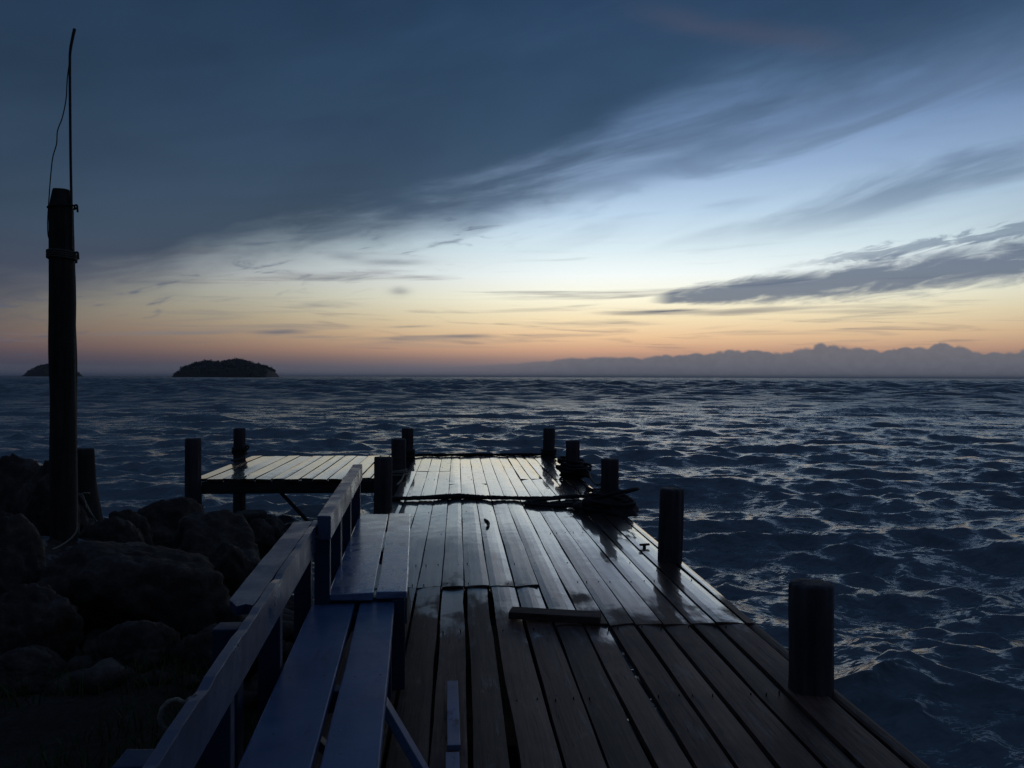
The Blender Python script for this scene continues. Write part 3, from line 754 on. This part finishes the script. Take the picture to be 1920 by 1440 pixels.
def wrap(name, cx, cy, z, r, n, rr, label, mat, tail=None, group=None):
    bm = bmesh.new(); pts = []
    for k in range(n * 24 + 1):
        a = 2 * math.pi * k / 24; t = k / (n * 24)
        pts.append(Vector((cx + (r + rr * 0.8) * math.cos(a), cy + (r + rr * 0.8) * math.sin(a), z + (t - 0.5) * n * rr * 1.9 + 0.01 * math.sin(a * 0.7))))
    tube(bm, pts, rr, 7, False, 70)
    if tail: tube(bm, smooth_path(tail, 8), rr * 0.9, 7, False, 70)
    tag(fin(name, bm, mat, None, True), label, "rope", group)
wrap("tied_rope", PXR, 15.0, 0.13, 0.112, 4, 0.016, "rope knotted round the rear post of the side platform", M_rope,
     [(PXR + a, b, c) for a, b, c in ((.11, 14.93, 0.12), (.17, 14.88, 0.16), (.20, 14.86, 0.21), (.16, 14.9, 0.23), (.12, 14.94, 0.17), (.16, 14.7, 0.04), (.05, 14.3, 0.02))], "ropes tied round posts")
wrap("tied_rope", PX5, 14.9, 0.06, 0.110, 4, 0.024, "rope wound round the foot of the farthest right piling", M_rope, None, "ropes tied round posts")
wrap("tied_rope", -0.935, 15.05, 0.05, 0.112, 3, 0.024, "rope wound round the foot of the farthest left piling", M_rope,
     [(-0.83, 15.0, 0.03), (-0.7, 15.15, 0.03), (-0.4, 15.2, 0.03), (-0.1, 15.15, 0.03), (0.3, 15.22, 0.03), (0.8, 15.16, 0.03), (1.3, 15.2, 0.03), (1.62, 15.1, 0.03)], "ropes tied round posts")
wrap("tied_rope", -0.873, 11.9, 0.08, 0.110, 3, 0.016, "rope tied round the middle left piling with a hanging tail", M_pale,
     [(-0.78, 11.85, 0.08), (-0.79, 11.5, 0.03), (-0.82, 11.0, 0.02)], "ropes tied round posts")
bm = bmesh.new(); p0 = wp(909, 976); p1 = wp(913, 992)
tube(bm, smooth_path([p0 + Vector((0, 0, .012)), (p0 + p1) / 2 + Vector((0.03, 0, .02)), p1 + Vector((0, 0, .012))], 8), 0.012, 7, False, 60)
tag(fin("rope_scrap", bm, M_rope, None, True), "short dark scrap of rope in the middle of the wet planks", "rope scrap")
bm = bmesh.new(); p0 = wp(1208, 1028); board(bm, p0 + Vector((-0.04, 0, 0.03)), p0 + Vector((0.05, 0.02, 0.03)), 0.025, 0.018, (0, 0, 1), 0.004)
box(bm, p0.x - 0.012, p0.x + 0.014, p0.y - 0.01, p0.y + 0.012, -0.01, 0.024, 0.002)
tag(fin("deck_cleat", bm, M_metal), "small dark metal cleat on the planks beside the second right piling", "cleat")

# rope loop tied behind the near rail
bm = bmesh.new(); c = at(326, 1342, 1.78); pts = []
for k in range(33):
    a = 2 * math.pi * k / 32; pts.append(c + Vector((0.026 * math.cos(a), 0.010 * math.cos(a), 0.034 * math.sin(a))))
tube(bm, pts[:-1], 0.0055, 7, True, 120)
tube(bm, smooth_path([pts[4], pts[4] + Vector((0.02, 0.02, 0.008)), at(372, 1305, 1.90) + Vector((0, 0, 0))], 8), 0.005, 7, False, 120)
tag(fin("rope_loop", bm, M_pale, None, True), "small rope loop tied behind the blue near back rail", "rope")

# ------------------------------------------------------------------ tall pole on the shore
PY = 7.3
pb = at(121, 1006, PY); pt = at(114, 358, PY); pole = empty("tall_pole", pb); tag(pole, "tall dark trunk pole with a bent rod and dangling wire on top, among the boulders", "pole")
bm = bmesh.new(); rings = []; n = 40; seg = 26; hgt_pole = pt.z - pb.z; lean = (pt - pb)
for i in range(n + 3):
    t = min(i / n, 1.0); zz = -0.5 * (1 - t) + hgt_pole * t if i <= n else hgt_pole
    s = zz / hgt_pole
    r = 0.112 + (0.098 - 0.112) * s
    if s > 0.95: r *= 1 - 0.30 * ((s - 0.95) / 0.05)
    if i == n + 1: r *= 0.93; zz += 0.012
    if i == n + 2: r *= 0.45; zz += 0.016
    if 0.42 < s < 0.62: r *= 1.0 + 0.05 * math.sin((s - 0.42) / 0.2 * math.pi)
    ring = []
    for k in range(seg):
        a = 2 * math.pi * k / seg
        q = 0.007 * mnoise.noise(Vector((math.cos(a) * 1.5, math.sin(a) * 1.5, zz * 1.3))) + 0.004 * mnoise.noise(Vector((math.cos(a) * 6, math.sin(a) * 6, zz * 2)))
        ring.append(bm.verts.new((lean.x * s + (r + q) * math.cos(a), (r + q) * math.sin(a), zz)))
    rings.append(ring)
for i in range(len(rings) - 1):
    for k in range(seg): bm.faces.new((rings[i][k], rings[i][(k + 1) % seg], rings[i + 1][(k + 1) % seg], rings[i + 1][k]))
bm.faces.new(rings[-1]); fin("trunk", bm, M_pole, pole, True)
def pl(u, v, dy=0.0): return at(u, v, PY + dy) - pb
bm = bmesh.new(); tube(bm, smooth_path([pl(134, 470, -0.02), pl(134, 390, -0.02), pl(132.5, 300, -0.02), pl(131.5, 200, -0.02), pl(131, 120, -0.02), pl(132, 95, -0.02), pl(136, 72, -0.02), pl(140, 54, -0.02)], 8),
                       lambda t: 0.0115 if t < 0.72 else 0.0125 + 0.004 * (t - 0.72), 8); fin("bent_rod", bm, M_metal, pole, True)
bm = bmesh.new(); tube(bm, smooth_path([pl(130, 118, -0.02), pl(126, 150), pl(124, 185), pl(117, 220), pl(108, 245), pl(106, 270), pl(99, 295), pl(95, 330), pl(92, 370, -.05), pl(89.5, 410, -.05), pl(90, 440, -.05), pl(94, 452, -.06)], 8), 0.0052, 6); fin("wire", bm, M_metal, pole, True)
def band(v, n, rr, mat, rad):
    c = pl(116, v); bm = bmesh.new(); pts = []
    for k in range(n * 22 + 1):
        a = 2 * math.pi * k / 22; pts.append(Vector((c.x + (rad + rr) * math.cos(a), c.y + (rad + rr) * math.sin(a), c.z + (k / (n * 22) - .5) * n * rr * 1.8 + 0.010 * math.sin(a + n))))
    tube(bm, pts, rr, 7, False, 90); tube(bm, smooth_path([pts[-1], pts[-1] + Vector((0.03, -0.02, 0.0)), pts[-1] + Vector((0.035, -0.02, -0.06))], 5), rr, 6, False, 90)
    fin("rope_lashing", bm, mat, pole, True)
band(480, 4, 0.010, M_dull, 0.104); band(389, 1, 0.009, M_rope, 0.099)
bm = bmesh.new(); tube(bm, smooth_path([pl(139, 490, -.06), pl(141, 560, -.06), pl(140, 640, -.06), pl(140.5, 720, -.06), pl(142, 800, -.06), pl(143.5, 900, -.06), pl(144, 975, -.08), pl(143, 996, -.12), pl(130, 1012, -.2), pl(112, 1024, -.3), pl(98, 1030, -.4)], 8), 0.008, 7, False, 90)
fin("cable", bm, M_pale, pole, True)

# short post behind it
sp = at(160, 905, 9.4); bm = bmesh.new()
bmt = piling_bm(at(160, 841, 9.4).z - sp.z, -1.1, 0.17, 0.096, 77, 24); bm = bmt
for v in bm.verts:
    if v.co.z < 0: k = 1 + min(0.9, -v.co.z * 0.9); v.co.x *= k; v.co.y *= k
o = fin("short_post", bm, M_pole); o.location = sp; tag(o, "short thick stump post with a flared foot just right of the tall pole", "post")
bm = bmesh.new(); q = at(150, 930, 9.1)
for k in range(5):
    tube(bm, smooth_path([at(146 + k * 3, 926 + k * 4, 9.15), at(156 + k * 4, 930 + k * 9, 9.05), at(163 + k * 5, 955 + k * 6, 8.95)], 6), 0.008, 6)
tube(bm, smooth_path([at(145, 929, 9.1), at(157, 925, 9.1), at(168, 925, 9.1)], 6), 0.012, 6)
tag(fin("driftwood_roots", bm, M_pale, None, True), "pale tangle of driftwood roots at the foot of the short post", "driftwood")
bm = bmesh.new(); tube(bm, smooth_path([at(364, 942, 10.2), at(371, 956, 10.1), at(378, 966, 10.0), at(398, 971, 9.9)], 6), lambda t: 0.012 - 0.006 * t, 6)
tag(fin("driftwood_stick", bm, M_pale, None, True), "pale thin stick leaning on the front post of the side platform", "driftwood")

# ------------------------------------------------------------------ shore
def gz(x, y):
    z = -0.30 + 0.05 * math.sin(x * 1.7 + y) - 0.07 * max(0, y - 4)
    z += 0.16 * max(0, min(4, -x - 2.5)) + 0.16 / (1 + math.exp((y - 5.2) * 3))
    sea_y = 1 / (1 + math.exp(-(y - (9.6 - 0.25 * (x + 3))) * 1.6)); z = z * (1 - sea_y) + (-2.2) * sea_y
    s1 = 1 / (1 + math.exp(-(x + 0.85) * 6.0)); z = z * (1 - s1) + min(z, -0.80) * s1
    sea_x = 1 / (1 + math.exp(-(x - 1.0) * 4.0)); z = z * (1 - sea_x) - 2.2 * sea_x
    return z + 0.10 * mnoise.noise(Vector((x * 1.1, y * 1.1, 0))) + 0.05 * mnoise.noise(Vector((x * 3.5, y * 3.5, 4)))
bm = bmesh.new(); gx = np.linspace(-16, 2.4, 140); gy = np.linspace(-6, 13, 140); G = [[bm.verts.new((x, y, gz(x, y))) for y in gy] for x in gx]
for i in range(len(gx) - 1):
    for j in range(len(gy) - 1): bm.faces.new((G[i][j], G[i + 1][j], G[i + 1][j + 1], G[i][j + 1]))
tag(fin("ground", bm, M_ground, None, True), "dark shore bank of soil and shingle left of the pier", "ground", kind="structure")

def boulder(c, r, seed, label, sub=5, mat=None):
    rd = random.Random(seed); bm = bmesh.new(); bmesh.ops.create_icosphere(bm, subdivisions=sub, radius=1)
    planes = [(Vector((rd.gauss(0, 1), rd.gauss(0, 1), rd.gauss(0, .8))).normalized(), rd.uniform(0.58, 0.92)) for _ in range(11)]
    for v in bm.verts:
        d = v.co.normalized(); s = 0.0
        for nrm, h in planes:
            q = max(0.0, d.dot(nrm) / h); s += q ** 34
        s += 1.0; rr = s ** (-1 / 34)
        rr *= 1.12 + 0.10 * mnoise.noise(d * 1.9 + Vector((seed, 0, 0))) + 0.05 * mnoise.noise(d * 6 + Vector((0, seed, 0))) - 0.05 * abs(mnoise.noise(d * 4.5 + Vector((0, 0, seed)))) + 0.022 * mnoise.noise(d * 17) - 0.07 * max(0.0, 1 - (lambda q: q[1] - q[0])(mnoise.voronoi(d * 2.3 + Vector((seed, seed, 0)))[0]) / 0.16) + 0.012 * mnoise.noise(d * 37)
        v.co = Vector((d.x * r[0] * rr, d.y * r[1] * rr, d.z * r[2] * rr))
    o = fin("boulder", bm, mat or M_rock, None, True); o.location = c; o.rotation_euler = (0, 0, rd.uniform(-.5, .5))
    tag(o, label, "boulder", "dark boulders on the shore")
def rk(u, v_top, Y, wpx, hgt_, seed, label, deep=1.0, mat=None):
    w = wpx * Y / 1500 / 2 * 1.08; top = at(u, v_top, Y); boulder(top - Vector((0, 0, hgt_ * 0.93)), (w, w * deep, hgt_), seed, label, 5, mat)
rk(268, 1012, 6.0, 300, 0.52, 31, "largest dark boulder, in the middle of the rocks right of the tall pole", 0.8)
rk(405, 972, 7.8, 205, 0.48, 32, "broad dark boulder between the largest rock and the near bench rail", 0.8)
rk(322, 946, 9.4, 130, 0.40, 33, "rounded boulder at the foot of the side platform's front post", 0.8)
rk(484, 981, 9.2, 55, 0.26, 34, "small low rock left of the upright rock by the rail")
rk(515, 976, 9.4, 52, 0.30, 35, "small upright rock beside the bench rail, outermost of the shore")
rk(20, 884, 9.2, 170, 0.95, 36, "tall boulder at the left picture edge, topmost of the rocks")
rk(85, 893, 8.6, 120, 0.85, 37, "boulder just behind the tall pole, lower than the edge one")
rk(10, 990, 6.0, 160, 0.62, 38, "steep boulder at the left edge in front of the tall pole", 0.8)
rk(60, 1112, 5.0, 150, 0.36, 45, "low boulder at the left edge in front of the steep one", 0.8)
rk(265, 1172, 4.75, 150, 0.22, 39, "low flat rock in the grass in front of the largest boulder")
rk(60, 1222, 4.4, 150, 0.14, 46, "half-buried flat stone in the grass at the left edge", 0.7)
rk(125, 1014, 7.15, 190, 0.30, 40, "flat wet slab under the foot of the tall pole", 0.9, M_slab)
rk(228, 968, 8.3, 95, 0.45, 41, "pointed rock between the short post and the rounded boulder")
rk(205, 985, 7.6, 110, 0.40, 47, "squat rock just in front of the pointed rock")
rk(150, 955, 9.3, 90, 0.45, 42, "rock wedged under the flared foot of the short post")
rk(395, 1190, 4.6, 110, 0.26, 43, "low stone close to the outer post of the near bench")
rk(445, 1020, 6.8, 120, 0.5, 48, "sunken rock below the snapped cap board of the bench")
# squared stump at the foot of the rear platform post
bm = piling_bm(at(470, 960, 10.6).z + 1.2, -0.6, 0.22, 0.205, 55, 26, 0.02, 0.012); o = fin("cut_stump", bm, M_pole); o.location = (at(470, 960, 10.6).x, 10.6, -1.2)
tag(o, "squat sawn stump standing before the rear post of the side platform", "stump")
# shingle and rubble between the boulders
rd = random.Random(99); V, Fc = [], []
ico = bmesh.new(); bmesh.ops.create_icosphere(ico, subdivisions=2, radius=1); base = [v.co.copy() for v in ico.verts]; bf = [[v.index for v in f.verts] for f in ico.faces]; ico.free()
for k in range(900):
    x, y = rd.uniform(-7, -0.95), rd.uniform(4.2, 11.2); r = rd.choice((0.04, 0.06, 0.09, 0.13, 0.18)) * rd.uniform(.8, 1.2); z = gz(x, y) + r * .25; s = rd.uniform(0, 50); i0 = len(V)
    ax, ay, az_ = r * rd.uniform(.8, 1.4), r * rd.uniform(.8, 1.3), r * rd.uniform(.5, .9)
    for d in base:
        q = 1 + .45 * mnoise.noise(d * 1.3 + Vector((s, 0, 0))) + .15 * mnoise.noise(d * 3.5 + Vector((s, 0, 0))); V.append((x + d.x * ax * q, y + d.y * ay * q, z + d.z * az_ * q))
    Fc += [[i + i0 for i in f] for f in bf]
me = bpy.data.meshes.new("rubble"); me.from_pydata(V, [], Fc); o = link("rubble", me, M_rock, None, True); tag(o, "small stones and shingle strewn between the boulders", "rubble", kind="stuff")
# coarse grass on the bank
V, Fc = [], []
for k in range(9000):
    x, y = rd.uniform(-4.6, -0.85), rd.uniform(1.6, 5.4)
    if mnoise.noise(Vector((x * 1.3, y * 1.3, 8))) < -0.12: continue
    z = gz(x, y) - .01; hh_ = rd.uniform(.05, .17); a = rd.uniform(0, 6.3); w = rd.uniform(.002, .005); bx, by = rd.gauss(0, .04), rd.gauss(0, .04); i0 = len(V); ca, sa = math.cos(a) * w, math.sin(a) * w
    V += [(x - ca, y - sa, z), (x + ca, y + sa, z), (x + ca * .7 + bx * .4, y + sa * .7 + by * .4, z + hh_ * .6), (x - ca * .7 + bx * .4, y - sa * .7 + by * .4, z + hh_ * .6), (x + bx, y + by, z + hh_)]
    Fc += [(i0, i0 + 1, i0 + 2, i0 + 3), (i0 + 3, i0 + 2, i0 + 4)]
me = bpy.data.meshes.new("grass"); me.from_pydata(V, [], Fc); o = link("grass", me, M_grass); tag(o, "dim coarse grass on the bank at the lower left", "grass", kind="stuff")

# ------------------------------------------------------------------ air
bm = bmesh.new(); bmesh.ops.create_cube(bm, size=1)
for v in bm.verts: v.co = Vector((v.co.x * 100000, v.co.y * 100000, -4.0 if v.co.z < 0 else 62.0))
mh = bpy.data.materials.new("sea haze"); mh.use_nodes = True; t = mh.node_tree; t.nodes.clear()
pv = t.nodes.new('ShaderNodeVolumePrincipled'); pv.inputs['Color'].default_value = (0.9, 0.93, 1, 1); pv.inputs['Density'].default_value = 0.00005
mo = t.nodes.new('ShaderNodeOutputMaterial'); t.links.new(pv.outputs[0], mo.inputs['Volume'])
o = fin("haze", bm, mh); tag(o, "thin evening haze over the sea", "haze", kind="stuff")
